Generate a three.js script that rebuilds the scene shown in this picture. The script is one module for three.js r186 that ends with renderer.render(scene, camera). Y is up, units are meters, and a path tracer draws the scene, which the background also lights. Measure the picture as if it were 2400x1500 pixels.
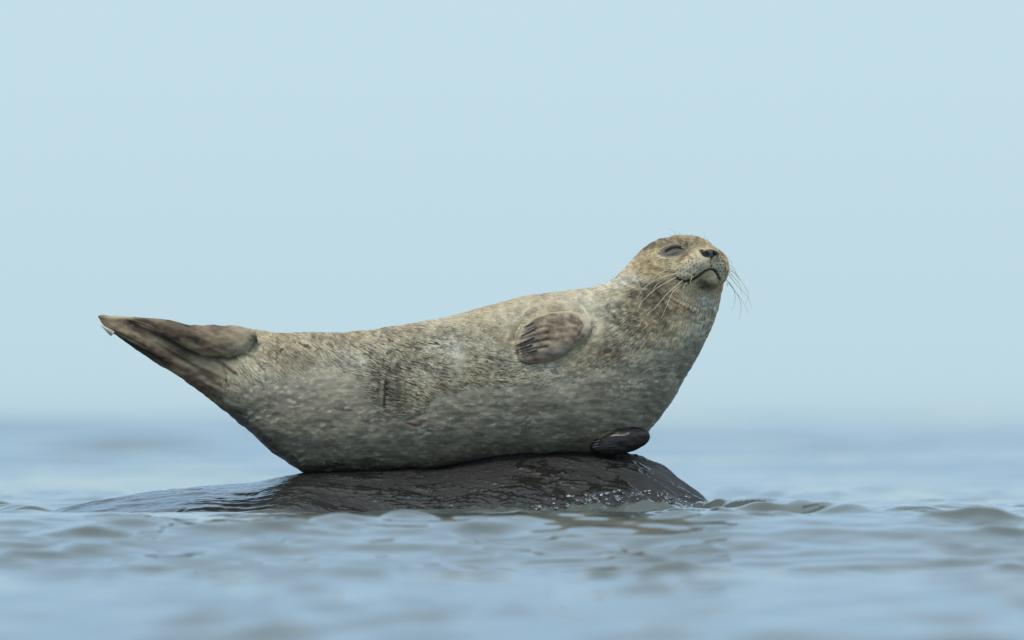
import * as THREE from 'three';
import { mergeGeometries } from 'three/addons/utils/BufferGeometryUtils.js';
import { createNoise3D, createNoise2D } from 'simplex-noise';

// ---------------------------------------------------------------- camera, sky, sun, exposure
// One metre spans 1000 px of the 2400x1500 photograph at the seal; water level there is y = 0.
const D = 20, EYE = 0.24;
const scene = new THREE.Scene();
const camera = new THREE.PerspectiveCamera(2 * Math.atan(0.75 / D) * 180 / Math.PI, 1.6, 0.5, 9000);
camera.position.set(0, EYE, D);
camera.lookAt(0, 0.45, 0);
camera.focus = D - 0.12;
camera.userData.fStop = 3.3;
const renderer = new THREE.WebGLRenderer({ antialias: true });
renderer.toneMapping = THREE.LinearToneMapping;
renderer.toneMappingExposure = 1.0;
renderer.shadowMap.enabled = true;

function rng(seed) { let a = seed >>> 0; return () => { a = (a + 0x6D2B79F5) | 0; let t = Math.imul(a ^ (a >>> 15), 1 | a); t = (t + Math.imul(t ^ (t >>> 7), 61 | t)) ^ t; return ((t ^ (t >>> 14)) >>> 0) / 4294967296; }; }
const N3 = createNoise3D(rng(11)), N2 = createNoise2D(rng(12)), N3b = createNoise3D(rng(13));
const clamp = (x, a = 0, b = 1) => Math.min(b, Math.max(a, x));
const mix = (a, b, t) => a + (b - a) * t;
const sstep = (a, b, x) => { const t = clamp((x - a) / (b - a)); return t * t * (3 - 2 * t); };
const mix3 = (a, b, t) => [mix(a[0], b[0], t), mix(a[1], b[1], t), mix(a[2], b[2], t)];
const fbm = (x, y, z, o = 4) => { let s = 0, a = 0.5, f = 1; for (let i = 0; i < o; i++) { s += a * N3(x * f, y * f, z * f); a *= 0.5; f *= 2.03; } return s; };

{ // hazy summer sky: pale at the horizon, bluer above, thin high cloud all round
  const W = 1024, H = 512, data = new Float32Array(W * H * 4);
  const stops = [[-90, .40, .56, .66], [0, .515, .695, .775], [3, .55, .735, .82], [8, .53, .77, 1.0], [16, .58, .90, 1.24], [32, .74, 1.02, 1.30], [60, .88, 1.04, 1.22], [90, 1.0, 1.1, 1.2]];
  for (let j = 0; j < H; j++) {
    const el = (j + .5) / H * 180 - 90;
    let k = 0; while (k < stops.length - 2 && el > stops[k + 1][0]) k++;
    const a = stops[k], b = stops[k + 1], t = sstep(a[0], b[0], el);
    for (let i = 0; i < W; i++) {
      const az = i / W * Math.PI * 2, e = el * Math.PI / 180;
      const x = Math.cos(e) * Math.cos(az), y = Math.sin(e), z = Math.cos(e) * Math.sin(az);
      const c = sstep(-.15, .55, fbm(x * 2.2, y * 6 + 3, z * 2.2, 5)) * sstep(4, 14, el) * .38;
      const o = (j * W + i) * 4;
      data[o] = mix(mix(a[1], b[1], t), .92, c); data[o + 1] = mix(mix(a[2], b[2], t), .96, c); data[o + 2] = mix(mix(a[3], b[3], t), 1.02, c); data[o + 3] = 1;
    }
  }
  const t = new THREE.DataTexture(data, W, H, THREE.RGBAFormat, THREE.FloatType);
  t.mapping = THREE.EquirectangularReflectionMapping; t.magFilter = t.minFilter = THREE.LinearFilter; t.needsUpdate = true;
  scene.background = t; scene.environment = t;
}
const sun = new THREE.DirectionalLight(new THREE.Color(1, .92, .79), 1.9);
sun.position.set(-4, 13, 6.5); sun.castShadow = true; sun.shadow.radius = 30;
Object.assign(sun.shadow.camera, { left: -3, right: 3, top: 3, bottom: -3, near: 1, far: 40 });
sun.shadow.mapSize.set(2048, 2048);
scene.add(sun, sun.target);

// ---------------------------------------------------------------- helpers
const PX = (x) => (x - 1200) / 1000, PY = (y) => (1200 - y) / 1000;
function tag(o, name, label, category, kind, group) {
  o.name = name; if (label) o.userData.label = label; if (category) o.userData.category = category;
  if (kind) o.userData.kind = kind; if (group) o.userData.group = group;
  o.traverse((c) => { if (c.isMesh) { c.castShadow = true; c.receiveShadow = true; } });
  return o;
}
function strip(w) { // 64-step ramp of roughness, looked up with uv.x
  const d = new Uint8Array(64 * 4 * 4);
  for (let i = 0; i < 64 * 4; i++) { const v = Math.round(w((i % 64) / 63) * 255); d.set([v, v, v, 255], i * 4); }
  const t = new THREE.DataTexture(d, 64, 4); t.magFilter = t.minFilter = THREE.LinearFilter; t.needsUpdate = true; return t;
}
const lerpTable = (tab, x) => { if (x <= tab[0][0]) return tab[0][1]; for (let i = 1; i < tab.length; i++) if (x <= tab[i][0]) return mix(tab[i - 1][1], tab[i][1], (x - tab[i - 1][0]) / (tab[i][0] - tab[i - 1][0])); return tab[tab.length - 1][1]; };
const smoothTable = (tab, x) => { // Catmull-Rom through the points
  const n = tab.length; if (x <= tab[0][0]) return tab[0][1]; if (x >= tab[n - 1][0]) return tab[n - 1][1];
  let i = 1; while (x > tab[i][0]) i++;
  const p0 = tab[Math.max(0, i - 2)], p1 = tab[i - 1], p2 = tab[i], p3 = tab[Math.min(n - 1, i + 1)], h = p2[0] - p1[0], t = (x - p1[0]) / h;
  const m1 = (p2[1] - p0[1]) / (p2[0] - p0[0]) * h, m2 = (p3[1] - p1[1]) / (p3[0] - p1[0]) * h, t2 = t * t, t3 = t2 * t;
  return (2 * t3 - 3 * t2 + 1) * p1[1] + (t3 - 2 * t2 + t) * m1 + (-2 * t3 + 3 * t2) * p2[1] + (t3 - t2) * m2;
};
const smin = (a, b, k) => { const h = Math.max(k - Math.abs(a - b), 0) / k; return Math.min(a, b) - h * h * k * .25; };
function gradedAxis(lo, hi, near0, near1, step, ratio, maxStep = 1e9) {
  const a = []; for (let x = near0; x <= near1 + 1e-9; x += step) a.push(x);
  let s = step, x = near0; const left = []; while (x > lo) { s = Math.min(s * ratio, maxStep); x -= s; left.push(x); }
  s = step; x = a[a.length - 1]; while (x < hi) { s = Math.min(s * ratio, maxStep); x += s; a.push(x); }
  return Float64Array.from([...left.reverse(), ...a]);
}

// ---------------------------------------------------------------- sea
const SWELL = [[-1, 0], [.4, 0], [1.1, .006], [1.7, .009], [2.0, -.008], [2.3, -.050], [2.65, -.100], [3.0, -.130], [3.5, -.132], [4.5, -.068], [5.0, -.052], [5.3, -.066], [5.8, -.105], [6.4, -.155], [7, -.19], [8, -.2], [16, -.2]];
const swell = (z) => z < .2 ? 0 : smoothTable(SWELL, z);
const WAVES = (() => {
  const r = rng(5), list = [];
  const add = (n, L0, L1, slope, spread, far) => { for (let i = 0; i < n; i++) {
    const L = L0 * Math.pow(L1 / L0, (i + r()) / n), dir = (r() + r() + r() - 1.5) * spread + Math.PI * .5 + .2, k = Math.PI * 2 / L;
    list.push([Math.cos(dir) * k, Math.sin(dir) * k, slope * (.6 + .8 * r()) / k, r() * 7, far]);
  } };
  add(14, .055, .12, .018, 1.9, 0); add(30, .10, .36, .0235, 1.5, 0); add(10, .5, 1.2, .010, 1.0, 0); add(22, 1.1, 9, .042, .9, 1);
  return list;
})();
const RIDGES = [ // wavelets round the rock: from (x, z) to (x, z), height, half width
  [.36, .29, .66, .62, .024, .034], [.50, .42, .82, 1.0, .027, .046], [.30, .55, .66, .80, .012, .03], [.25, .40, .36, .42, .030, .024], [.10, .39, .22, .41, .014, .022],
  [-.30, .41, -.02, .39, .011, .026], [-.66, .62, -.50, .58, .008, .03],
];
function waterHeight(x, z, dx, dz) {
  let h = 0, ox = 0, oz = 0;
  const patch = .60 + 1.15 * sstep(-.1, .75, N2(x * 1.7, z * 1.1) + .45 * N2(x * 4.1 + 7, z * 2.6)), off = sstep(-3, -16, z);
  for (const [kx, kz, a, ph, far] of WAVES) {
    if (far && off <= 0) continue;
    const lx = Math.abs(Math.PI * 2 / kx), lz = Math.abs(Math.PI * 2 / kz);
    const w = Math.min(clamp(lx / (3.2 * dx) - .6), clamp(lz / (3.2 * dz) - .6)); if (w <= 0) continue;
    const t = kx * x + kz * z + ph, s = Math.sin(t), c = Math.cos(t), k = Math.hypot(kx, kz), A = a * w * (far ? off : patch);
    h += A * s; ox += A * .8 * c * kx / k; oz += A * .8 * c * kz / k;
  }
  for (const [x0, z0, x1, z1, H, s] of RIDGES) {
    const ex = x1 - x0, ez = z1 - z0, t = clamp(((x - x0) * ex + (z - z0) * ez) / (ex * ex + ez * ez)), d2 = (x - x0 - t * ex) ** 2 + (z - z0 - t * ez) ** 2;
    if (d2 < 9 * s * s) h += H * Math.exp(-d2 / (s * s)) * Math.sqrt(4 * Math.max(t, .02) * Math.max(1 - t, .02));
  }
  if (z > .15 && z < .6 && x > -.3 && x < .55) { const m = sstep(.15, .28, z) * sstep(.6, .42, z) * sstep(-.3, 0, x) * sstep(.55, .42, x); h += m * (.016 * Math.max(0, N2(x * 15, z * 10)) + .007 * Math.abs(N2(x * 36, z * 26 + 9))); }
  return [ox, h + swell(z), oz];
}
{
  const xs = gradedAxis(-6000, 6000, -1.7, 1.7, .0125, 1.05), zs = gradedAxis(-6000, 40, -.8, 3.2, .011, 1.014);
  const nx = xs.length, nz = zs.length, pos = new Float32Array(nx * nz * 3), idx = new Uint32Array((nx - 1) * (nz - 1) * 6);
  for (let j = 0, o = 0; j < nz; j++) for (let i = 0; i < nx; i++, o += 3) {
    const dx = xs[Math.min(i + 1, nx - 1)] - xs[Math.max(i - 1, 0)], dz = zs[Math.min(j + 1, nz - 1)] - zs[Math.max(j - 1, 0)];
    const w = waterHeight(xs[i], zs[j], dx / 2, dz / 2);
    pos[o] = xs[i] + w[0]; pos[o + 1] = w[1]; pos[o + 2] = zs[j] + w[2];
  }
  for (let j = 0, o = 0; j < nz - 1; j++) for (let i = 0; i < nx - 1; i++, o += 6) { const a = j * nx + i, b = a + 1, c = a + nx, d = c + 1; idx.set([a, c, b, b, c, d], o); }
  const g = new THREE.BufferGeometry(); g.setAttribute('position', new THREE.BufferAttribute(pos, 3)); g.setIndex(new THREE.BufferAttribute(idx, 1)); g.computeVertexNormals();
  const m = new THREE.MeshPhysicalMaterial({ color: new THREE.Color(.085, .100, .090), roughness: .05, ior: 1.34 });
  scene.add(tag(new THREE.Mesh(g, m), 'sea', 'rippled grey blue sea water reaching to the hazy horizon', 'sea', 'structure'));
}

// ---------------------------------------------------------------- rock
const ROCK_TOP = [[40, 1216], [110, 1199], [190, 1182], [300, 1161], [400, 1148], [500, 1138], [600, 1130], [660, 1120], [720, 1109], [800, 1103], [870, 1100], [960, 1097], [1040, 1092], [1100, 1081], [1200, 1065], [1320, 1057], [1440, 1062], [1500, 1072], [1560, 1096], [1600, 1124], [1640, 1154], [1668, 1182], [1695, 1225], [1740, 1300]].map(([x, y]) => [PX(x), PY(y)]);
const ROCK_Z = [[-1.2, .4], [-1.0, .58], [-.7, .62], [-.5, .56], [-.3, .46], [-.1, .37], [.1, .35], [.35, .31], [.48, .22], [.56, .14]];
function rockSurface(x, z) { // [height, film]
  const top = smoothTable(ROCK_TOP, x), half = lerpTable(ROCK_Z, x) * (1 + .12 * N2(x * 3, 7.7));
  const w = z - .01, q = Math.abs(w) / half;
  let y = top - Math.max(top + .055, .07) * Math.pow(q, 1.75);
  const rough = sstep(-.62, -.35, x);
  const warp = N3(x * 4, z * 9, 2) * .5;
  const n1 = N3(x * 5 + warp, z * 12, 1), n2 = N3(x * 14 + warp * 2, z * 30 + warp * 3, 4), n3 = N3(x * 45, z * 70, 9), n4 = N3(x * 110, z * 150, 5);
  const plate = n1 * .55 + n2 * .45 + n3 * .22 + n4 * .16 + (q - .55) * .9;
  const p = sstep(-.05, .05, plate);
  const amp = sstep(0, .12, q + .1);
  y += amp * rough * (n1 * .005 + n2 * .0010 + n3 * .0010 + n4 * .0009 * (1 - p * .35) + p * .0012);
  y += amp * (1 - rough) * (n1 * .003 + .0008 * n2 + .0004 * n3);
  y -= amp * rough * .0022 * sstep(.12, 0, Math.abs(N3(x * 9 + warp * 2, z * 20, 21)));
  return [y, Math.max(p, 1 - rough), rough];
}
{
  const xs = gradedAxis(-1.22, .57, -1.2, .55, .0026, 1.01), zs = gradedAxis(-.5, 1.0, -.05, .42, .0024, 1.012);
  const nx = xs.length, nz = zs.length, pos = [], col = [], uv = [], idx = [];
  for (let j = 0; j < nz; j++) for (let i = 0; i < nx; i++) {
    const x = xs[i], z = zs[j], [y, film, rough] = rockSurface(x, z);
    pos.push(x, Math.max(y, -.4), z);
    const v = .5 + .5 * fbm(x * 20, z * 30, 3, 4), dry = [.008 + .012 * v, .0075 + .0105 * v, .0065 + .0085 * v], wet = dry.map((q) => q * .85);
    const fleck = sstep(.74, .9, N3(x * 60, z * 90, 31)) * .012;
    const c = mix3(dry, wet, film); col.push(c[0] + fleck, c[1] + fleck, c[2] + fleck * .8);
    uv.push(film * (.75 + .25 * v), .5);
  }
  for (let j = 0; j < nz - 1; j++) for (let i = 0; i < nx - 1; i++) { const a = j * nx + i, b = a + 1, c = a + nx, d = c + 1; idx.push(a, c, b, b, c, d); }
  const g = new THREE.BufferGeometry();
  g.setAttribute('position', new THREE.Float32BufferAttribute(pos, 3)); g.setAttribute('color', new THREE.Float32BufferAttribute(col, 3)); g.setAttribute('uv', new THREE.Float32BufferAttribute(uv, 2)); g.setIndex(idx); g.computeVertexNormals();
  const m = new THREE.MeshPhysicalMaterial({ vertexColors: true, roughness: 1, roughnessMap: strip((t) => mix(.65, .10, t)), ior: 1.5 });
  scene.add(tag(new THREE.Mesh(g, m), 'rock', 'wet dark boulder just above the water under the resting seal', 'rock'));
}

// ---------------------------------------------------------------- seal: outline fields
function closedCurve(pts, n) {
  const c = new THREE.CatmullRomCurve3(pts.map(([x, y]) => new THREE.Vector3(PX(x), PY(y), 0)), true, 'centripetal');
  return c.getPoints(n).slice(0, n).map((p) => [p.x, p.y]);
}
class Blob { // a closed outline, puffed up: field h > 0 inside, 0 on the outline, so that |z| = k sqrt(h) is a rounded body
  constructor(pts, cell, nPts) {
    const poly = this.poly = closedCurve(pts, nPts);
    let x0 = 1e9, y0 = 1e9, x1 = -1e9, y1 = -1e9; for (const [x, y] of poly) { x0 = Math.min(x0, x); x1 = Math.max(x1, x); y0 = Math.min(y0, y); y1 = Math.max(y1, y); }
    const pad = .05; this.x0 = x0 - pad; this.y0 = y0 - pad; this.c = cell;
    const nx = this.nx = Math.ceil((x1 - x0 + 2 * pad) / cell) + 1, ny = this.ny = Math.ceil((y1 - y0 + 2 * pad) / cell) + 1;
    this.bx = x1 + pad; this.by = y1 + pad;
    const d = new Float64Array(nx * ny), m = poly.length;
    for (let j = 0; j < ny; j++) for (let i = 0; i < nx; i++) {
      const px = this.x0 + i * cell, py = this.y0 + j * cell; let best = 1e9, inside = false;
      for (let a = 0, b = m - 1; a < m; b = a++) {
        const [ax, ay] = poly[a], [bx, by] = poly[b], ex = bx - ax, ey = by - ay, t = clamp(((px - ax) * ex + (py - ay) * ey) / (ex * ex + ey * ey + 1e-18)), qx = ax + t * ex - px, qy = ay + t * ey - py, q = qx * qx + qy * qy;
        if (q < best) best = q;
        if ((ay > py) !== (by > py) && px < (bx - ax) * (py - ay) / (by - ay) + ax) inside = !inside;
      }
      d[j * nx + i] = Math.sqrt(best) * (inside ? 1 : -1);
    }
    // Poisson, laplacian = -2, ghost values from the distance so that zero lies exactly on the outline
    const h = new Float64Array(nx * ny), w = 1.94;
    for (let k = 0; k < d.length; k++) if (d[k] > 0) h[k] = d[k] * .1;
    for (let it = 0; it < 500; it++) for (let j = 1; j < ny - 1; j++) for (let i = 1; i < nx - 1; i++) {
      const k = j * nx + i; if (d[k] <= 0) continue;
      let s = 0; for (const n of [k - 1, k + 1, k - nx, k + nx]) s += d[n] > 0 ? h[n] : h[k] * Math.max(d[n] / Math.max(d[k], cell * .35), -2.5);
      const ap = s; h[k] += w * .8 * (((ap + 2 * cell * cell) / 4) - h[k]); if (h[k] < 0) h[k] = 1e-7;
    }
    const q = new Float64Array(nx * ny); let known = new Uint8Array(nx * ny);
    for (let k = 0; k < q.length; k++) if (d[k] > cell * 1.2) { q[k] = h[k] / d[k]; known[k] = 1; }
    for (let it = 0; it < 60; it++) { const kn = known.slice(); for (let j = 1; j < ny - 1; j++) for (let i = 1; i < nx - 1; i++) { const k = j * nx + i; if (known[k]) continue; let s = 0, c = 0; for (const n of [k - 1, k + 1, k - nx, k + nx, k - nx - 1, k - nx + 1, k + nx - 1, k + nx + 1]) if (known[n]) { s += q[n]; c++; } if (c) { q[k] = s / c; kn[k] = 1; } } known = kn; }
    for (let k = 0; k < q.length; k++) if (d[k] <= cell * 1.2) h[k] = (q[k] || .05) * d[k];
    for (let it = 0; it < 2; it++) { const s = h.slice(); for (let j = 1; j < ny - 1; j++) for (let i = 1; i < nx - 1; i++) { const k = j * nx + i; if (d[k] > cell * 2) h[k] = s[k] * .5 + (s[k - 1] + s[k + 1] + s[k - nx] + s[k + nx]) * .125; } }
    this.h = h; this.d = d;
  }
  at(f, x, y) { // bicubic (Catmull-Rom)
    const u = clamp((x - this.x0) / this.c, 1, this.nx - 2.001), v = clamp((y - this.y0) / this.c, 1, this.ny - 2.001), i = Math.floor(u), j = Math.floor(v), a = u - i, b = v - j, nx = this.nx;
    const w = (t) => [((-.5 * t + 1) * t - .5) * t, (1.5 * t - 2.5) * t * t + 1, ((-1.5 * t + 2) * t + .5) * t, (.5 * t - .5) * t * t], wa = w(a), wb = w(b);
    let s = 0; const i0 = Math.max(i - 1, 0);
    for (let n = 0; n < 4; n++) { const jj = Math.min(Math.max(j - 1 + n, 0), this.ny - 1) * nx; s += wb[n] * (wa[0] * f[jj + i0] + wa[1] * f[jj + i] + wa[2] * f[jj + i + 1] + wa[3] * f[jj + Math.min(i + 2, nx - 1)]); }
    return s;
  }
  H(x, y) {
    const cx = clamp(x, this.x0, this.bx), cy = clamp(y, this.y0, this.by), out = Math.hypot(x - cx, y - cy);
    return this.at(this.h, cx, cy) - out * .3;
  }
}
const CORE = new Blob([
  [229, 741], [262, 740], [330, 752], [400, 760], [470, 768], [540, 768], [590, 773], [640, 779], [700, 782], [780, 780], [850, 776], [900, 771], [960, 762], [1020, 749], [1080, 735], [1130, 721], [1180, 707], [1240, 694], [1300, 686], [1360, 680], [1400, 671], [1438, 653], [1468, 627], [1489, 601], [1510, 580], [1536, 565], [1568, 558], [1602, 557], [1640, 563], [1668, 576], [1684, 592], [1692, 612], [1696, 640], [1695, 666], [1691, 690], [1685, 715], [1676, 748], [1662, 782], [1640, 825], [1610, 879], [1580, 930], [1551, 974], [1528, 1005], [1505, 1030], [1470, 1052], [1420, 1064], [1340, 1066], [1200, 1073], [1100, 1088], [1000, 1100], [880, 1109], [780, 1114], [725, 1111], [690, 1096], [655, 1072], [618, 1043], [580, 1009], [542, 976], [500, 944], [460, 914], [432, 892], [412, 876], [375, 856], [330, 829], [290, 801], [262, 778], [243, 765],
], .0032, 420);
const HIND = new Blob([[272, 741], [330, 745], [400, 752], [460, 761], [510, 761], [550, 764], [590, 772], [606, 790], [602, 812], [578, 829], [535, 838], [492, 838], [455, 824], [425, 809], [385, 789], [330, 762]], .0025, 120);
const FORE = new Blob([[1213, 788], [1224, 768], [1247, 749], [1282, 736], [1320, 731], [1354, 736], [1377, 750], [1385, 767], [1378, 784], [1358, 803], [1332, 824], [1298, 843], [1262, 851], [1236, 851], [1219, 843], [1215, 828], [1211, 808]], .002, 120);
const FAR = new Blob([[1386, 1050], [1394, 1036], [1410, 1022], [1436, 1010], [1466, 1004], [1496, 1006], [1517, 1012], [1523, 1024], [1514, 1041], [1494, 1053], [1466, 1061], [1438, 1065], [1408, 1062]], .002, 120);

// depth of the trunk: hind flippers are flat, the rest round
const coreK = (x) => mix(.62, 1.02, sstep(PX(380), PX(620), x));
const coreFront = (x, y) => { const h = CORE.H(x, y); return h > 0 ? coreK(x) * Math.sqrt(h) : 0; };
function puff(blob, x, y, z, zc, k) {
  const e = .002, h = blob.H(x, y), hx = (blob.H(x + e, y) - h) / e, hy = (blob.H(x, y + e) - h) / e, w = z - zc, F = w * w / (k * k) - h;
  return F / Math.max(Math.hypot(hx, hy, 2 * w / (k * k)), .03);
}
const ELL = []; // head volumes: centre px, py, z; radii; axis turn in the picture plane; blend
function ell(px, py, z, rx, ry, rz, turn, k) { ELL.push({ x: PX(px), y: PY(py), z, rx, ry, rz, c: Math.cos(turn), s: Math.sin(turn), k }); }
ell(1640, 628, .068, .058, .046, .058, .5, .035);     // muzzle
ell(1612, 634, .098, .036, .0235, .026, .62, .012);   // near whisker pad
ell(1640, 618, .108, .026, .021, .024, .62, .012);
ell(1685, 629, .066, .0205, .034, .034, .1, .012);    // far whisker pad
ell(1660, 597, .112, .023, .013, .014, 0, .012);      // nose
ell(1658, 655, .078, .030, .020, .030, 0, .014);      // chin
ell(1560, 634, .060, .050, .040, .045, .3, .04);      // cheek
ell(1576, 590, .066, .034, .019, .026, .12, .014);    // closed eye
ell(1612, 578, .052, .040, .020, .040, -.2, .03);     // brow
function field(x, y, z) {
  let f = puff(CORE, x, y, z, 0, coreK(x));
  if (x < PX(720)) { const zc = .036 + .06 * sstep(PX(300), PX(600), x) - .028 * sstep(PX(340), PX(272), x); f = smin(f, puff(HIND, x, y, z, zc - .006, .8), mix(.003, .016, sstep(PX(320), PX(440), x)) + .006 * sstep(PX(520), PX(600), x)); }
  if (x > PX(1180) && x < PX(1440)) f = smin(f, puff(FORE, x, y, z, coreFront(x, y) + .007, .56), mix(.004, .012, sstep(PX(1330), PX(1385), x)));
  if (x > PX(1340) && x < PX(1550) && y < PY(960)) f = smin(f, puff(FAR, x, y, z, .095, .9), .004);
  if (x > PX(1420) && y > PY(760)) for (const e of ELL) {
    const dx = x - e.x, dy = y - e.y, dz = z - e.z, a = (dx * e.c + dy * e.s) / e.rx, b = (-dx * e.s + dy * e.c) / e.ry, c = dz / e.rz, k0 = Math.hypot(a, b, c), k1 = Math.hypot(a / e.rx, b / e.ry, c / e.rz);
    f = smin(f, k1 > 1e-6 ? k0 * (k0 - 1) / k1 : -Math.min(e.rx, e.ry, e.rz), e.k);
  }
  return f;
}
// lines on the face and body, in px of the picture plane of the seal: points, half width (mm), depth (mm), darkness
const line = (pts, w, d, dark, z0 = 0) => ({ pts: pts.map(([a, b]) => [PX(a), PY(b)]), w: w / 1000, d: d / 1000, dark });
const LINES = [
  line([[1575, 652], [1588, 658], [1603, 662.5], [1617, 661], [1628, 655], [1640, 647], [1650, 639], [1661, 634], [1673, 636], [1681, 645], [1685, 656], [1690, 663]], 2.7, 6, .95),
  line([[1664, 603], [1665, 615], [1665, 631]], 1.9, 2.5, 1),
  line([[1555, 594], [1562, 588], [1572, 584], [1583, 582], [1594, 583], [1602, 583]], 3.2, 4, 1),
  line([[1560, 600], [1575, 599], [1590, 593]], 1.3, 1.2, .6),
  line([[1617, 592], [1600, 603], [1584, 620]], 5, 4, .45),
  line([[1463, 653], [1495, 668], [1530, 676], [1552, 700], [1560, 725]], 5, 3, .55),
  line([[1528, 668], [1548, 688], [1580, 706], [1610, 722], [1640, 738]], 6, 3, .25),
  line([[1575, 690], [1600, 702], [1630, 712], [1660, 714]], 4, 2, .2),
  line([[1500, 655], [1512, 690], [1508, 720]], 4, 2, .2),
  line([[1527, 575], [1528, 588], [1524, 598]], 2.2, 2.5, .6),
  line([[1388, 752], [1390, 772], [1376, 796], [1350, 820]], 4, 5, .2),
  line([[1206, 806], [1210, 778], [1228, 748], [1262, 728], [1310, 722]], 7, 5, .22), line([[1352, 742], [1366, 765], [1352, 792]], 2.2, 2, .5),
  line([[1212, 745], [1250, 722], [1300, 712], [1350, 715], [1392, 738]], 11, -3, 0), line([[1396, 745], [1404, 772], [1392, 800], [1362, 830]], 11, -3, 0), line([[1240, 715], [1290, 700], [1345, 702]], 6, 2.5, .05),
  line([[912, 890], [912, 915], [911, 940], [912, 962]], 5, 6, .6),
  line([[950, 987], [965, 983], [985, 974], [992, 962]], 3, 3, .4),
  line([[952, 990], [968, 998], [985, 1000], [992, 990]], 3, 3, .3),
  line([[500, 842], [525, 855], [545, 872], [565, 885]], 3.5, 5, .6),
  line([[522, 850], [535, 885], [538, 920]], 4, 4, .4), line([[600, 772], [609, 788], [605, 808], [588, 828]], 3, 3, .5), line([[455, 832], [495, 843], [540, 843], [580, 834]], 4, 4, .5),
  line([[300, 768], [360, 800], [420, 840], [470, 868]], 4, 3, .1), line([[300, 752], [350, 775], [400, 800], [440, 822], [480, 840]], 4, 5, .75), line([[256, 782], [300, 806], [350, 833], [410, 866]], 5, 3, .75), line([[262, 772], [310, 797], [350, 818]], 2.5, 2, .5),
  line([[275, 790], [320, 815], [380, 848]], 4, 3, .4),
  line([[1590, 640], [1560, 640], [1530, 632]], 5, 1.5, .1),
  line([[840, 853], [890, 856]], 1.6, 1.5, .5), line([[784, 957], [832, 965]], 1.2, 1, .5),
];
// digits: grooves between the toes of the fore flippers
for (const [a, b, c, d] of [[1216, 782, 1275, 765], [1211, 799, 1290, 778], [1210, 815, 1290, 795], [1213, 829, 1290, 812]]) LINES.push(line([[a, b], [(a + c) / 2, (b + d) / 2 - 1], [c, d]], 3, 5, .4));
for (const [a, b, c, d] of [[1388, 1041, 1440, 1034], [1388, 1046, 1445, 1042], [1390, 1052, 1440, 1050]]) LINES.push(line([[a, b], [c, d]], 1.5, 1, .2));
function lineEffect(x, y) {
  let depth = 0, dark = 0;
  for (const l of LINES) {
    if (!l.box) { l.box = [1e9, 1e9, -1e9, -1e9]; for (const [a, b] of l.pts) { l.box[0] = Math.min(l.box[0], a); l.box[1] = Math.min(l.box[1], b); l.box[2] = Math.max(l.box[2], a); l.box[3] = Math.max(l.box[3], b); } }
    const r = l.w * 3; if (x < l.box[0] - r || y < l.box[1] - r || x > l.box[2] + r || y > l.box[3] + r) continue;
    let best = 1e9, ends = 1; const n = l.pts.length;
    for (let i = 1; i < n; i++) { const [ax, ay] = l.pts[i - 1], [bx, by] = l.pts[i], ex = bx - ax, ey = by - ay, t = clamp(((x - ax) * ex + (y - ay) * ey) / (ex * ex + ey * ey)), q = (ax + t * ex - x) ** 2 + (ay + t * ey - y) ** 2; if (q < best) { best = q; const s = (i - 1 + t) / (n - 1); ends = sstep(0, .12, s) * sstep(0, .12, 1 - s) * .8 + .2; } }
    const g = Math.exp(-best / (l.w * l.w)) * ends; depth += l.d * g; dark = Math.max(dark, l.dark * Math.min(1, g * 1.25));
  }
  return [depth, dark];
}
const NOSTRILS = [[1648.5, 595, .0150, .0070, -.6], [1673, 597, .0048, .0095, .2]];
function nostril(x, y) { let s = 0; for (const [a, b, rx, ry, t] of NOSTRILS) { const dx = x - PX(a), dy = y - PY(b), c = Math.cos(t), n = Math.sin(t), q = ((dx * c + dy * n) / rx) ** 2 + ((-dx * n + dy * c) / ry) ** 2; s = Math.max(s, 1 - sstep(.5, 1.15, q)); } return s; }

// ---------------------------------------------------------------- seal: coat
const WETLINE = [[420, 905], [540, 932], [600, 906], [640, 886], [700, 860], [740, 843], [800, 834], [832, 840], [852, 872], [880, 925], [905, 962], [960, 974], [1003, 960], [1022, 925], [1100, 910], [1200, 897], [1320, 888], [1440, 852], [1500, 820], [1540, 812], [1600, 803], [1640, 790], [1675, 758], [1720, 740]];
const SOFT = [[560, 14], [640, 22], [720, 44], [800, 48], [870, 40], [950, 16], [1100, 11], [1320, 11], [1440, 24], [1600, 28]];
function dryness(px, py, z) { // 1 in the dry upper coat, 0 in the wet lower coat
  const n = 10 * N3(px * .012, py * .012, 3) + 9 * N3(px * .04, py * .06, 8) + 7 * N3(px * .08, py * .2, 5);
  return z < -.03 ? sstep(-.25, -.05, -z) * 0 + sstep(900, 850, py) : sstep(1, -1, (py - (lerpTable(WETLINE, px) + n)) / lerpTable(SOFT, px));
}
function streak(px, py) { // clumps of wet guard hair: noise drawn out along the lie of the coat
  const [fx, fy] = flow(px, py); let s = 0;
  for (let i = -3; i <= 3; i++) s += N3((px + i * 2.3 * fx) * .29, (py - i * 2.3 * fy) * .29, 12);
  return s / 8 + .10 * N3(px * .05, py * .05, 15);
}
const BUMPS = (list, px, py) => { let s = 0; for (const [x, y, rx, ry, a] of list) { const q = ((px - x) / rx) ** 2 + ((py - y) / ry) ** 2; if (q < 6) s += a * Math.exp(-q); } return s; };
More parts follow.
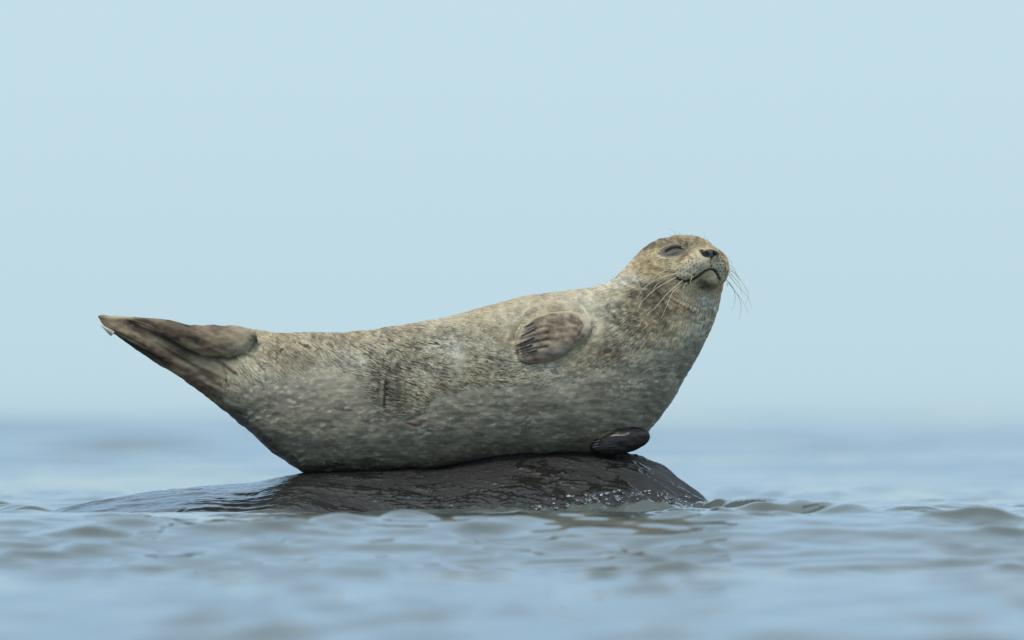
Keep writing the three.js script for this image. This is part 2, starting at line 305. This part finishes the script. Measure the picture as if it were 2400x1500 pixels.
const DARKPATCH = [[1532, 695, 12, 40, .7], [1548, 670, 30, 9, .6], [1535, 572, 40, 12, .5], [600, 800, 10, 22, .7], [545, 768, 40, 8, .6], [880, 905, 30, 40, .3], [940, 850, 110, 45, .5], [1060, 880, 40, 30, .3], [930, 930, 45, 45, .75], [1180, 860, 55, 35, .4], [1450, 740, 60, 60, .45], [1490, 760, 45, 50, .3], [1555, 735, 16, 34, .9], [1540, 690, 40, 18, .6], [1430, 830, 60, 30, .45], [790, 800, 90, 25, .4], [690, 830, 60, 35, .35], [1090, 780, 70, 25, .3], [1625, 573, 26, 10, .55], [1560, 562, 60, 9, .8], [1515, 580, 25, 22, .35], [1655, 664, 26, 12, 1], [1600, 725, 50, 12, .3], [960, 790, 70, 22, .35], [1500, 690, 26, 30, .35]];
const PALEPATCH = [[1076, 845, 20, 46, 1], [1045, 816, 36, 18, .9], [1130, 800, 60, 16, .4], [870, 850, 16, 40, .4], [1450, 660, 55, 14, 1], [1640, 750, 45, 60, .7], [1480, 655, 25, 16, .6], [820, 850, 50, 14, .5], [1660, 700, 25, 45, .6], [1400, 720, 60, 22, .5]];
const CLUMPS = [[1640, 735, 45, 50, .5], [980, 850, 150, 80, 1], [760, 805, 130, 40, .75], [1180, 870, 130, 40, .8], [1420, 820, 110, 60, .8], [930, 930, 60, 55, 1], [1480, 760, 60, 60, .5], [600, 880, 40, 40, .5]];
const smooth0 = (px, py) => clamp(BUMPS(SMOOTH, px, py));
const clumpy = (px, py) => clamp(.30 + BUMPS(CLUMPS, px, py)) * (1 - smooth0(px, py));
const SMOOTH = [[1078, 838, 26, 46, .9], [1300, 795, 100, 72, 1], [1395, 775, 45, 45, .8], [1330, 705, 110, 18, .5], [1200, 745, 50, 28, .5], [1576, 590, 34, 18, 1], [1660, 596, 24, 14, 1], [540, 800, 70, 45, 1], [1640, 635, 60, 36, 1]];
const TAN = [.50, .405, .255], CREAM = [.68, .60, .425], GREY = [.300, .262, .194], BROWN = [.108, .076, .049], GOLD = [.61, .45, .24];
function furTone(px, py, p) { // colour of the hair tips
  let c = mix3(CREAM, TAN, clamp(.45 + .6 * N3(px * .006, py * .008, 1)));
  c = mix3(c, GOLD, sstep(1420, 1530, px) * sstep(800, 720, py) * (.75 + .3 * N3(px * .02, py * .02, 6)));
  c = mix3(c, [.70, .655, .54], clamp(BUMPS(PALEPATCH, px, py)) * .95 * (.75 + .5 * N3(px * .03, py * .03, 8)));
  c = mix3(c, [.13, .105, .07], clamp((1.4 * BUMPS(DARKPATCH, px, py) + .22 * sstep(.1, .7, N3(px * .016, py * .022, 33))) * (.85 + .6 * N3(px * .05, py * .05, 2))) * .9);
  return c;
}
const inBlob = (b, x, y) => b.at(b.d, x, y);
const insideBox = (b, x, y) => x > b.x0 && x < b.bx && y > b.y0 && y < b.by;
function coat(x, y, z) { // colour and wetness of the skin
  const px = 1200 + x * 1000, py = 1200 - y * 1000, dry = dryness(px, py, z);
  // wet lower coat: grey with pale, streaky spots
  const f1 = N3(px * .030, py * .075 + .2 * z, z * 12), f2 = N3(px * .055, py * .12, z * 20 + 4), f3 = N3(px * .12, py * .22, z * 50);
  const front = sstep(1380, 1560, px), g1 = N3(px * .06 + py * .03, py * .03 - px * .05, 2);
  const worm = sstep(.16, .05, Math.abs(N3(px * .026 + .3 * f2, py * .055, z * 9 + 2))) * sstep(-.25, .35, N3(px * .009, py * .014, 14));
  const spots = clamp(sstep(.36, .60, f1 * .75 + f2 * .45) * .8 + worm * mix(.55, .9, front)) * (.8 + .3 * f3);
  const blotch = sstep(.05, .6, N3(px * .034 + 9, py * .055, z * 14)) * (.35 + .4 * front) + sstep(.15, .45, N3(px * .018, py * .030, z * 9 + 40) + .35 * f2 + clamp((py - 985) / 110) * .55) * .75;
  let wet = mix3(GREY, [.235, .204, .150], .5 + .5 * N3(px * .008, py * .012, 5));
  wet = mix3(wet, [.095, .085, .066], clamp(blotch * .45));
  wet = mix3(wet, [.66, .595, .44], spots * (.38 + .42 * sstep(-.3, .5, N3(px * .008, py * .014, 52))));
  wet = mix3(wet, [.44, .385, .28], .7 * sstep(900, 800, px) * sstep(930, 840, py) * sstep(620, 700, px));
  wet = mix3(wet, [.52, .48, .36], (.35 + .3 * sstep(1400, 1480, px)) * sstep(40, 0, py - lerpTable(WETLINE, px) + 10 * f2) * (.6 + .4 * f3)); // half-dry hem of the coat
  // dark wet hide and painted underside shade at the hind end, pale flecks kept
  const wetShade = sstep(-13, 13, py - (lerpTable([[400, 868], [470, 898], [560, 962], [640, 1030], [700, 1072], [780, 1088], [900, 1092], [1100, 1080]], px)) + 12 * N3(px * .02, py * .03, 6) + 9 * N3(px * .06, py * .1, 3)) * sstep(1000, 820, px);
  wet = mix3(wet, mix3([.062, .057, .050], [.24, .215, .165], spots * .6), wetShade * .85);
  const streak = 1 + .09 * N3(px * .02, py * .22, z * 30) + .06 * N3(px * .06, py * .5, 3); wet = wet.map((v) => v * streak * (1 + .10 * N3(px * .16, py * .28, 6)));
  const smooth = clamp(BUMPS(SMOOTH, px, py));
  let skin = mix3([.034, .029, .021], furTone(px, py).map((v) => v * .86), Math.max(.08, smooth, .85 - 1.1 * clumpy(px, py)));
  if (px > 1430) skin = mix3(skin, furTone(px, py).map((v) => v * .72), .55);
  const hair = 1 + .22 * N3(px * .10, py * .16, z * 60); skin = skin.map((v) => v * hair);
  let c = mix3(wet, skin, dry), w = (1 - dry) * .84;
  // hind end: brown leathery hide
  const tail = sstep(610, 545, px + .45 * (py - 810) + 22 * N3(px * .02, py * .03, 1) + 12 * N3(px * .07, py * .09, 4));
  if (tail > 0) {
    const v = N3((px + 1.7 * py) * .005, (py - .55 * px) * .03, 4) + .3 * N3((px + 1.7 * py) * .012, (py - .55 * px) * .09, 7), u = N3(px * .05, py * .09, 9);
    let t = mix3(BROWN, [.31, .235, .155], clamp(.28 + .65 * v + .25 * u)); t = mix3(t, [.035, .030, .027], sstep(.25, .8, u * .5 - v * .6));
    t = mix3(t, [.36, .285, .19], sstep(480, 600, px + 14 * v) * .85 * (.8 + .3 * u));
    const under = sstep(-22, 22, py - (742 + (px - 228) * .78) + 12 * N3(px * .03, py * .03, 2)) * sstep(240, 300, px) * sstep(640, 560, px); // dark hide of the underside, its shade painted in too
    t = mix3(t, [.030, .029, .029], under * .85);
    t = mix3(t, [.45, .36, .23], clamp(BUMPS([[550, 880, 34, 30, 1], [525, 852, 30, 10, .9], [495, 834, 30, 7, .8], [590, 848, 34, 20, .8], [470, 850, 30, 18, .4], [270, 742, 30, 3, .8], [300, 745, 40, 3, .6]], px, py)));
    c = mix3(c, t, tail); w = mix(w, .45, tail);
  }
  // flippers
  if (insideBox(FORE, x, y) && z > 0) {
    const d = inBlob(FORE, x, y), a = sstep(-.001, .003, d);
    let t = mix3([.105, .078, .053], [.32, .255, .175], clamp(.4 + .6 * N3(px * .03 - py * .02, py * .05, 3) + .3 * N3(px * .12, py * .16, 3)));
    t = mix3(t, [.42, .33, .26], .8 * sstep(1262, 1222, px) * (.6 + .4 * N3(px * .1, py * .3, 2)));
    t = mix3(t, [.50, .40, .24], sstep(.006, .001, d) * .8); t = mix3(t, [.44, .36, .255], sstep(1356, 1380, px + (785 - py) * .25 + 8 * N3(px * .04, py * .04, 7)) * .85); t = mix3(t, [.33, .30, .25], clamp(BUMPS([[1320, 825, 36, 12, .8]], px, py)));
    c = mix3(c, t, a); w = mix(w, .3, a);
  }
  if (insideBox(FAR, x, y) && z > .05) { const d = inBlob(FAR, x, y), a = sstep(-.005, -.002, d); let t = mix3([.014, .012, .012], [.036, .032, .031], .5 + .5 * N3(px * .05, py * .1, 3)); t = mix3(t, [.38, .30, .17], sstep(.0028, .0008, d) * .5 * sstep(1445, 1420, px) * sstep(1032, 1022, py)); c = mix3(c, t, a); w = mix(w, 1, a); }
  // face
  if (px > 1440 && py < 780 && z > 0) {
    const pads = clamp(BUMPS([[1612, 634, 34, 22, 1.1], [1640, 618, 24, 20, 1], [1686, 628, 16, 30, 1.1], [1560, 655, 20, 8, .4]], px, py));
    c = mix3(c, [.43, .40, .30], pads * .7);
    // rows of dark whisker roots on the pads
    const jx = 2.6 * N3(px * .07, py * .07, 41), jy = 2.6 * N3(px * .07, py * .07, 44), rx = (px + jx - 1615) * .81 - (py + jy - 632) * .58, ry = (px + jx - 1615) * .58 + (py + jy - 632) * .81, row = Math.round(ry / 8), gx = rx - (row % 2) * 4.5, cell = Math.round(gx / 9), q = Math.hypot(gx - cell * 9, (ry - row * 8) * 1.1);
    if (Math.abs(ry) < 26 && rx > -42 && rx < 32) c = mix3(c, [.05, .045, .045], sstep(2.9, 1.0, q) * .8);
    const qy = py - 630, qr = Math.round(qy / 8), qx = px - 1690 - (qr % 2) * 4, qc = Math.round(qx / 7.5);
    if (px > 1676 && px < 1702 && Math.abs(qy) < 26) c = mix3(c, [.06, .055, .05], sstep(2.8, 1.2, Math.hypot(qx - qc * 7.5, qy - qr * 8)) * .8);
    const e = ((px - 1574) * .98 + (590 - py) * .18), ey = (py - 590) * .98 + (px - 1574) * .18, eye = Math.hypot(e / 33, ey / 14) + .12 * N3(px * .15, py * .15, 1);
    c = mix3(c, [.115, .108, .095], sstep(1.1, .85, eye) * .92);
    const no = Math.hypot((px - 1661) / 21, (py - 596) / 11); c = mix3(c, [.045, .045, .052], sstep(1.05, .85, no) * .95);
    if (no < 1.1) w = .4;
    c = mix3(c, [.008, .008, .010], nostril(x, y));
  }
  c = mix3(c, [.30, .17, .12], clamp(BUMPS([[975, 992, 16, 8, .9]], px, py)) * .8); c = mix3(c, [.42, .36, .26], clamp(BUMPS([[968, 980, 18, 5, .8]], px, py)));
  const [, dark] = z > 0 ? lineEffect(x, y) : [0, 0];
  c = mix3(c, [.020, .018, .017], dark * .9);
  return { c: c.map((v) => clamp(v, .006, .8)), w, dry, tail };
}
function relief(x, y, z) { // displacement along the normal
  const px = 1200 + x * 1000, py = 1200 - y * 1000, dry = dryness(px, py, z);
  let r = .0022 * N3(px * .011, py * .014, z * 8) + .0010 * N3(px * .03, py * .05, z * 20);
  r += (1 - dry) * (.0002 * N3(px * .015, py * .16, z * 30) + .0001 * N3(px * .04, py * .4, z * 40));
  const tail = sstep(640, 520, px); r += tail * (.0020 * N3((px + 1.7 * py) * .004, (py - .55 * px) * .040, 4) + .0004 * N3((px + 1.7 * py) * .012, (py - .55 * px) * .12, 6));
  if (px > 1420 && py < 800) r += .0007 * N3(px * .05, py * .07, 3);
  if (z > 0) { r -= lineEffect(x, y)[0]; if (px > 1600) r -= .006 * nostril(x, y); }
  return r;
}

// ---------------------------------------------------------------- seal: one continuous surface by surface nets on a graded grid
function polygonize() {
  const xs = gradedAxis(PX(205), PX(1730), PX(1490), PX(1715), .0015, 1.05, .0029), ys = gradedAxis(PY(1135), PY(535), PY(745), PY(545), .0015, 1.05, .0027), zs = gradedAxis(-.22, .23, 0, .20, .0024, 1.15, .010);
  const nx = xs.length, ny = ys.length, nz = zs.length, B = 5, F = new Float32Array(nx * ny * nz).fill(NaN), sx = 1, sy = nx, sz = nx * ny;
  const bx = Math.ceil((nx - 1) / B), by = Math.ceil((ny - 1) / B), bz = Math.ceil((nz - 1) / B);
  const verts = [], at = new Map(), quads = [];
  const val = (i, j, k) => { const o = i + j * sy + k * sz; let v = F[o]; if (v !== v) v = F[o] = field(xs[i], ys[j], zs[k]); return v; };
  const active = [];
  for (let c = 0; c < bz; c++) for (let b = 0; b < by; b++) for (let a = 0; a < bx; a++) {
    const i0 = a * B, j0 = b * B, k0 = c * B, i1 = Math.min(i0 + B, nx - 1), j1 = Math.min(j0 + B, ny - 1), k1 = Math.min(k0 + B, nz - 1);
    const R = .65 * Math.hypot(xs[i1] - xs[i0], ys[j1] - ys[j0], zs[k1] - zs[k0]) * 1.5, f = field((xs[i0] + xs[i1]) / 2, (ys[j0] + ys[j1]) / 2, (zs[k0] + zs[k1]) / 2);
    if (Math.abs(f) > R) { const s = f; for (let k = k0; k <= k1; k++) for (let j = j0; j <= j1; j++) for (let i = i0; i <= i1; i++) { const o = i + j * sy + k * sz; if (F[o] !== F[o] && (k === k0 || k === k1 || j === j0 || j === j1 || i === i0 || i === i1)) { /* left unset: a neighbour may need its true value */ } } continue; }
    active.push([i0, j0, k0, i1, j1, k1]);
  }
  const corner = [[0, 0, 0], [1, 0, 0], [0, 1, 0], [1, 1, 0], [0, 0, 1], [1, 0, 1], [0, 1, 1], [1, 1, 1]], edges = [[0, 1], [2, 3], [4, 5], [6, 7], [0, 2], [1, 3], [4, 6], [5, 7], [0, 4], [1, 5], [2, 6], [3, 7]], v = new Float64Array(8);
  const cells = [];
  for (const [i0, j0, k0, i1, j1, k1] of active) for (let k = k0; k < k1; k++) for (let j = j0; j < j1; j++) for (let i = i0; i < i1; i++) {
    let neg = 0; for (let n = 0; n < 8; n++) { v[n] = val(i + corner[n][0], j + corner[n][1], k + corner[n][2]); if (v[n] < 0) neg++; }
    if (neg === 0 || neg === 8) continue;
    let X = 0, Y = 0, Z = 0, m = 0;
    for (const [a, b] of edges) if ((v[a] < 0) !== (v[b] < 0)) { const t = v[a] / (v[a] - v[b]), A = corner[a], C = corner[b]; X += mix(A[0], C[0], t); Y += mix(A[1], C[1], t); Z += mix(A[2], C[2], t); m++; }
    X /= m; Y /= m; Z /= m;
    at.set(i + j * sy + k * sz, verts.length / 3); verts.push(mix(xs[i], xs[i + 1], X), mix(ys[j], ys[j + 1], Y), mix(zs[k], zs[k + 1], Z)); cells.push([i, j, k]);
  }
  const idx = [];
  for (const [i, j, k] of cells) {
    const a = val(i, j, k) < 0, o = i + j * sy + k * sz;
    const face = (b, u, w) => { if ((b < 0) === a) return; const p = at.get(o), q = at.get(o - u), r = at.get(o - u - w), s = at.get(o - w); if (q === undefined || r === undefined || s === undefined) return; if (a) idx.push(p, q, r, p, r, s); else idx.push(p, r, q, p, s, r); };
    face(val(i + 1, j, k), sy, sz); face(val(i, j + 1, k), sz, sx); face(val(i, j, k + 1), sx, sy);
  }
  return { pos: Float32Array.from(verts), idx: Uint32Array.from(idx) };
}
const grad = (x, y, z, e = .0012) => { const gx = field(x + e, y, z) - field(x - e, y, z), gy = field(x, y + e, z) - field(x, y - e, z), gz = field(x, y, z + e) - field(x, y, z - e), l = Math.hypot(gx, gy, gz) || 1; return [gx / l, gy / l, gz / l, l / (2 * e)]; };
const seal = new THREE.Group(); seal.position.set(0, 0, 0); scene.add(seal);
const { pos: sp, idx: si } = polygonize();
const nV = sp.length / 3;
for (let v = 0; v < nV; v++) for (let it = 0; it < 2; it++) { const o = v * 3, f = field(sp[o], sp[o + 1], sp[o + 2]), g = grad(sp[o], sp[o + 1], sp[o + 2]), s = clamp(f / Math.max(g[3], .4), -.0012, .0012); sp[o] -= g[0] * s; sp[o + 1] -= g[1] * s; sp[o + 2] -= g[2] * s; }
const smoothGeo = new THREE.BufferGeometry(); smoothGeo.setAttribute('position', new THREE.BufferAttribute(sp.slice(), 3)); smoothGeo.setIndex(new THREE.BufferAttribute(si, 1)); smoothGeo.computeVertexNormals();
const sn = smoothGeo.attributes.normal.array;
{ // outward check
  let s = 0; for (let v = 0; v < nV; v += 97) { const g = grad(sp[v * 3], sp[v * 3 + 1], sp[v * 3 + 2]); s += g[0] * sn[v * 3] + g[1] * sn[v * 3 + 1] + g[2] * sn[v * 3 + 2]; }
  if (s < 0) { for (let t = 0; t < si.length; t += 3) { const q = si[t + 1]; si[t + 1] = si[t + 2]; si[t + 2] = q; } smoothGeo.computeVertexNormals(); }
}
const bodyPos = new Float32Array(sp.length), bodyCol = new Float32Array(sp.length), bodyUv = new Float32Array(nV * 2);
for (let v = 0; v < nV; v++) {
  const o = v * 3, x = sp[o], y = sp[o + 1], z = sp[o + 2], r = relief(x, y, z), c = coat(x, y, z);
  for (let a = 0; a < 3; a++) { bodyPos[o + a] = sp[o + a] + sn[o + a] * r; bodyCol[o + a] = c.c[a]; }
  bodyUv[v * 2] = c.w; bodyUv[v * 2 + 1] = .5;
}
const bodyGeo = new THREE.BufferGeometry();
bodyGeo.setAttribute('position', new THREE.BufferAttribute(bodyPos, 3)); bodyGeo.setAttribute('color', new THREE.BufferAttribute(bodyCol, 3)); bodyGeo.setAttribute('uv', new THREE.BufferAttribute(bodyUv, 2)); bodyGeo.setIndex(new THREE.BufferAttribute(si, 1)); bodyGeo.computeVertexNormals();
const bodyMat = new THREE.MeshPhysicalMaterial({ vertexColors: true, roughness: 1, roughnessMap: strip((t) => t < .86 ? mix(.85, .44, t / .86) : mix(.44, .24, (t - .86) / .14)), ior: 1.38, specularIntensity: .6 });
const body = new THREE.Mesh(bodyGeo, bodyMat); seal.add(body); tag(body, 'body');

// surface point in front of a picture-plane point
function frontZ(x, y, start = .24) { let z = start; for (let i = 0; i < 60; i++) { const f = field(x, y, z); if (f < .0003) break; z -= Math.max(f * .7, .0003); if (z < -.1) break; } return z; }

// ---------------------------------------------------------------- seal: fur

const FLOW = [[640, 820, -.8, .5], [560, 890, -.5, .6], [700, 830, -.72, .68], [780, 800, -.6, .75], [900, 850, -.85, .5], [1000, 930, -.85, .4], [860, 900, -1, .15], [940, 950, -1, .1], [1060, 800, -1, .15], [1150, 850, -1, .2], [1250, 880, -1, -.15], [1400, 850, -.8, -.5], [1500, 800, -.6, -.7], [1600, 760, -.35, -1], [1640, 700, -.15, -1], [1550, 700, -.75, -.6], [1480, 680, -.95, -.2], [1500, 640, -.9, -.3], [1600, 570, -1, .1], [1560, 620, -.9, -.4], [1300, 700, -1, -.1], [1450, 740, -.7, -.5], [1620, 690, -.25, -1]];
function flow(px, py) { let a = 0, b = 0; for (const [x, y, u, v] of FLOW) { const w = 1 / (900 + (px - x) ** 2 + (py - y) ** 2) ** 1.6; const l = Math.hypot(u, v); a += w * u / l; b += w * v / l; } const l = Math.hypot(a, b) || 1; return [a / l, b / l]; }
{
  // a tuft of guard hairs: a flat tapered blade, unit length along +x, up +y
  const P = [], I = [], ring = [[0, .42, .30], [.3, .5, .42], [.68, .34, .5], [1, .03, .42]];
  for (const [t, w, h] of ring) P.push(t, h * .2, -w, t, h, 0, t, h * .2, w);
  for (let r = 0; r < 3; r++) for (const [a, b] of [[0, 1], [1, 2]]) { const p = r * 3 + a, q = r * 3 + b; I.push(p, p + 3, q, q, p + 3, q + 3); }
  const g = new THREE.BufferGeometry(); g.setAttribute('position', new THREE.Float32BufferAttribute(P, 3)); g.setIndex(I); g.computeVertexNormals();
  // area-weighted sampling of the dry coat
  const r = rng(77), mats = [], cols = [], A = new THREE.Vector3(), Bv = new THREE.Vector3(), C = new THREE.Vector3(), n = new THREE.Vector3(), t = new THREE.Vector3(), s = new THREE.Vector3(), M = new THREE.Matrix4();
  for (let f = 0; f < si.length; f += 3) {
    const a = si[f] * 3, b = si[f + 1] * 3, c = si[f + 2] * 3;
    A.fromArray(bodyPos, a); if (A.z < -.1) continue; Bv.fromArray(bodyPos, b); C.fromArray(bodyPos, c);
    const area = Bv.clone().sub(A).cross(C.clone().sub(A)).length() / 2;
    const px0 = 1200 + A.x * 1000, py0 = 1200 - A.y * 1000; if (py0 > 985 || px0 < 500) continue;
    const head = sstep(1440, 1520, px0) * sstep(800, 740, py0);
    let want = area * mix(6.2e5, 7.5e5, head);
    let count = Math.floor(want) + (r() < want % 1 ? 1 : 0);
    for (; count > 0; count--) {
      let u = r(), v = r(); if (u + v > 1) { u = 1 - u; v = 1 - v; } const w = 1 - u - v;
      const x = A.x * w + Bv.x * u + C.x * v, y = A.y * w + Bv.y * u + C.y * v, z = A.z * w + Bv.z * u + C.z * v, px = 1200 + x * 1000, py = 1200 - y * 1000;
      const dry = dryness(px, py, z); if (dry < .5 && r() > dry) continue;
      const tail = sstep(615, 550, px + .45 * (py - 810) + 16 * N3(px * .03, py * .04, 1)); if (r() < tail * 1.5) continue;
      const st = streak(px, py), clump = clumpy(px, py);
      if (z > 0 && insideBox(FORE, x, y) && inBlob(FORE, x, y) > -.002) continue;
      if (st < -.01 && r() < clump * .88) continue;
      const smooth = smooth0(px, py); let fine = Math.max(smooth, head * .6);
      if (px > 1440 && z > 0) { if (Math.hypot((px - 1661) / 23, (py - 596) / 13) < 1 || Math.hypot((px - 1574) / 36, (py - 590) / 16) < 1 || px > 1560 && lineEffect(x, y)[1] > .2 || px > 1560 && py < 668 && (lineEffect(x, y - .005)[1] > .3 || lineEffect(x, y - .01)[1] > .3) || BUMPS([[1612, 634, 30, 20, 1], [1640, 618, 22, 18, 1], [1686, 628, 16, 28, 1]], px, py) > .45) continue; }
      n.set(sn[a] * w + sn[b] * u + sn[c] * v, sn[a + 1] * w + sn[b + 1] * u + sn[c + 1] * v, sn[a + 2] * w + sn[b + 2] * u + sn[c + 2] * v).normalize();
      const [fx, fy] = flow(px, py), ang = (r() + r() - 1) * .2 + .22 * N3(px * .06, py * .06, 4), ca = Math.cos(ang), sa = Math.sin(ang);
      t.set(fx * ca - fy * sa, fx * sa + fy * ca, 0); t.addScaledVector(n, -t.dot(n)).normalize();
      s.crossVectors(t, n); const lift = mix(.09, .04, fine) + .05 * r(); t.addScaledVector(n, lift).normalize(); n.crossVectors(s, t).normalize(); s.crossVectors(t, n);
      const len = mix(.0108, .0080, fine) * (.6 + .7 * r()) * (1 - .3 * tail), wid = mix(.0016, .0011, fine) * (.6 + .8 * r()), th = mix(.0013, .0006, fine);
      M.makeBasis(t.clone().multiplyScalar(len), n.clone().multiplyScalar(th), s.clone().multiplyScalar(wid)); M.setPosition(x - n.x * .0004, y - n.y * .0004, z - n.z * .0004); mats.push(M.clone());
      const c0 = mix3([.20, .19, .155], furTone(px, py), .35 + .65 * dry), k = mix(.75, 1.2, r()) * (r() < .08 ? .5 : 1) * mix(1, mix(.30, 1.16, sstep(-.09, .13, st)), clump); cols.push(c0.map((q) => q * k));
    }
  }
  const fur = new THREE.InstancedMesh(g, new THREE.MeshStandardMaterial({ color: 0xffffff, roughness: .7, side: THREE.DoubleSide }), mats.length), col = new THREE.Color();
  mats.forEach((m, i) => { fur.setMatrixAt(i, m); fur.setColorAt(i, col.setRGB(...cols[i])); });
  seal.add(tag(fur, 'fur', null, null, 'stuff'));
  console.log('body vertices', nV, 'triangles', si.length / 3, 'tufts', mats.length);
}

// ---------------------------------------------------------------- seal: whiskers and claws
function taper(points, r0, r1, sides = 5, seg = 18) {
  const c = new THREE.CatmullRomCurve3(points), g = new THREE.TubeGeometry(c, seg, 1, sides, false), p = g.attributes.position, q = new THREE.Vector3(), o = new THREE.Vector3();
  for (let i = 0; i <= seg; i++) { c.getPointAt(i / seg, o); const r = mix(r0, r1, i / seg); for (let j = 0; j <= sides; j++) { const k = i * (sides + 1) + j; q.fromBufferAttribute(p, k).sub(o).multiplyScalar(r).add(o); p.setXYZ(k, q.x, q.y, q.z); } }
  return g;
}
{
  const m = new THREE.MeshStandardMaterial({ color: new THREE.Color(.62, .56, .42), roughness: .45 }), Z = (a, b) => [1400 + a / 6, 520 + b / 6];
  const left = [[[1110, 735], [800, 830], [620, 970], [545, 1100]], [[1095, 790], [800, 960], [620, 1130], [555, 1255]], [[1190, 830], [950, 1040], [800, 1220], [690, 1300]], [[1195, 870], [1040, 1010], [960, 1200], [885, 1360]], [[960, 690], [850, 740], [770, 825]], [[860, 860], [800, 920], [762, 1000]], [[1260, 870], [1215, 900], [1190, 960]], [[1320, 780], [1300, 830], [1290, 890]]];
  const right = [[[1755, 525], [1800, 505], [1860, 508]], [[1785, 550], [1850, 540], [1905, 585]], [[1800, 590], [1900, 640], [1950, 740], [1985, 850]], [[1825, 640], [1895, 690], [1965, 775]], [[1825, 690], [1930, 725], [2050, 880], [2125, 1030], [2085, 1160]], [[1835, 740], [1960, 900], [2110, 1060], [2170, 1225]], [[1810, 820], [1900, 940], [2040, 1120], [2130, 1300]], [[1840, 850], [1915, 960], [1930, 1120], [1885, 1250]], [[1860, 880], [1990, 1080], [2015, 1240], [1985, 1375]], [[1830, 700], [1920, 790], [2000, 900], [2030, 1030]], [[1810, 860], [1830, 900], [1820, 920]]];
  const brow = [[[1125, 225], [1070, 135], [985, 80]], [[1085, 222], [1030, 185], [970, 165]], [[1180, 222], [1150, 165], [1110, 138]], [[1480, 272], [1502, 210], [1495, 148]], [[1520, 285], [1560, 222]], [[1550, 295], [1572, 272]]];
  const put = (list, z0, dz, r0) => list.forEach((w) => {
    const pts = w.map(([a, b], i) => { const [px, py] = Z(a, b), x = PX(px), y = PY(py); let z = z0 === null ? frontZ(x, y) + (i ? .006 + .006 * i : -.002) : z0 + dz * i; return new THREE.Vector3(x, y, z); });
    seal.add(tag(new THREE.Mesh(taper(pts, r0, r0 * .3), m), 'whisker'));
  });
  put(left, null, 0, .00095); put(right, .055, -.012, .0008); put(brow, .02, .004, .0006);
  const cm = new THREE.MeshPhysicalMaterial({ color: new THREE.Color(.060, .060, .066), roughness: .35 });
  for (const [a, b, c, d] of [[1252, 756, 1227, 769], [1252, 772, 1221, 789], [1252, 791, 1210, 811], [1246, 808, 1210, 822], [1258, 820, 1218, 833]]) {
    const pts = [0, .5, 1].map((t) => { const x = PX(mix(a, c, t)), y = PY(mix(b, d, t)); return new THREE.Vector3(x, y, frontZ(x + .003 * t, y) + .001 + .002 * Math.sin(t * 3)); });
    seal.add(tag(new THREE.Mesh(taper(pts, .0031, .0012, 7, 10), cm), 'claw'));
  }
  const pale = new THREE.MeshPhysicalMaterial({ color: new THREE.Color(.55, .50, .40), roughness: .4 });
  const hind = taper([[264, 782, .016], [251, 772, .022], [239, 763, .020]].map(([a, b, z]) => new THREE.Vector3(PX(a), PY(b), z)), .0072, .002, 7, 10);
  const hc = tag(new THREE.Mesh(hind, pale), 'claw'); hc.userData.label = 'pale claw at the tip of the hind flipper'; seal.add(hc);
  for (const [a, b, c, d, z] of [[1404, 1032, 1388, 1037, .11], [1402, 1039, 1386, 1043, .112], [1402, 1046, 1386, 1048, .112]]) seal.add(tag(new THREE.Mesh(taper([new THREE.Vector3(PX(a), PY(b), z), new THREE.Vector3(PX((a + c) / 2), PY((b + d) / 2), z + .001), new THREE.Vector3(PX(c), PY(d), z - .002)], .0016, .0007, 6, 8), cm), 'claw'));
}
tag(seal, 'seal', 'spotted seal with closed eyes arched on the wet rock, tail and head raised', 'seal');

// ---------------------------------------------------------------- wash round the rock, and a drop in the air
{
  const r = rng(31), parts = [], base = new THREE.IcosahedronGeometry(1, 2);
  const add = (px, py, z, rad, sq) => { const g = base.clone(); const p = g.attributes.position; for (let i = 0; i < p.count; i++) { const k = 1 + .35 * N3(p.getX(i) * 1.3 + px, p.getY(i) * 1.3, p.getZ(i) * 1.3 + py); p.setXYZ(i, p.getX(i) * k * rad * sq, p.getY(i) * k * rad, p.getZ(i) * k * rad); } g.translate(PX(px), PY(py), z); parts.push(g); };
  const LINE = [[1040, 1196], [1200, 1186], [1300, 1182], [1400, 1163], [1480, 1150], [1560, 1166], [1610, 1172], [1655, 1194]];
  const white = [];
  for (let i = 0; i < 130; i++) {
    const px = 1060 + 592 * Math.pow(r(), .8), x = PX(px), py = lerpTable(LINE, px) + (r() + r() - 1) * 22 + 4; let z = .6, y = 0;
    for (; z > .02; z -= .002) { y = rockSurface(x, z)[0]; if (y > PY(py)) break; }
    add(px, 1200 - 1000 * (y + .001), z + .003, (.0012 + .0032 * r() * r()) * mix(.7, 1.25, sstep(1150, 1350, px)), 1 + r() * 1.3);
    if (i % 16 === 0) white.push(parts.pop());
  }
  const m = new THREE.MeshPhysicalMaterial({ color: 0xffffff, transmission: 1, thickness: .01, ior: 1.33, roughness: .12 });
  const bubbles = (list, name, mat, label) => { const g = mergeGeometries(list); g.computeVertexNormals(); scene.add(tag(new THREE.Mesh(g, mat), name, label, name, 'stuff')); };
  bubbles(parts, 'bubbles', m, 'clear bubbles of wash along the foot of the rock');
  bubbles(white, 'froth', new THREE.MeshPhysicalMaterial({ color: new THREE.Color(.45, .46, .44), roughness: .2 }), 'flecks of white froth along the foot of the rock');
  const drop = new THREE.Mesh(new THREE.SphereGeometry(.0036, 20, 14), m); drop.scale.set(1.1, .8, 1); drop.position.set(PX(1730), PY(1184), .1);
  scene.add(tag(drop, 'water_drop', 'small clear drop flying above the water right of the rock', 'water drop'));
}
renderer.render(scene, camera);
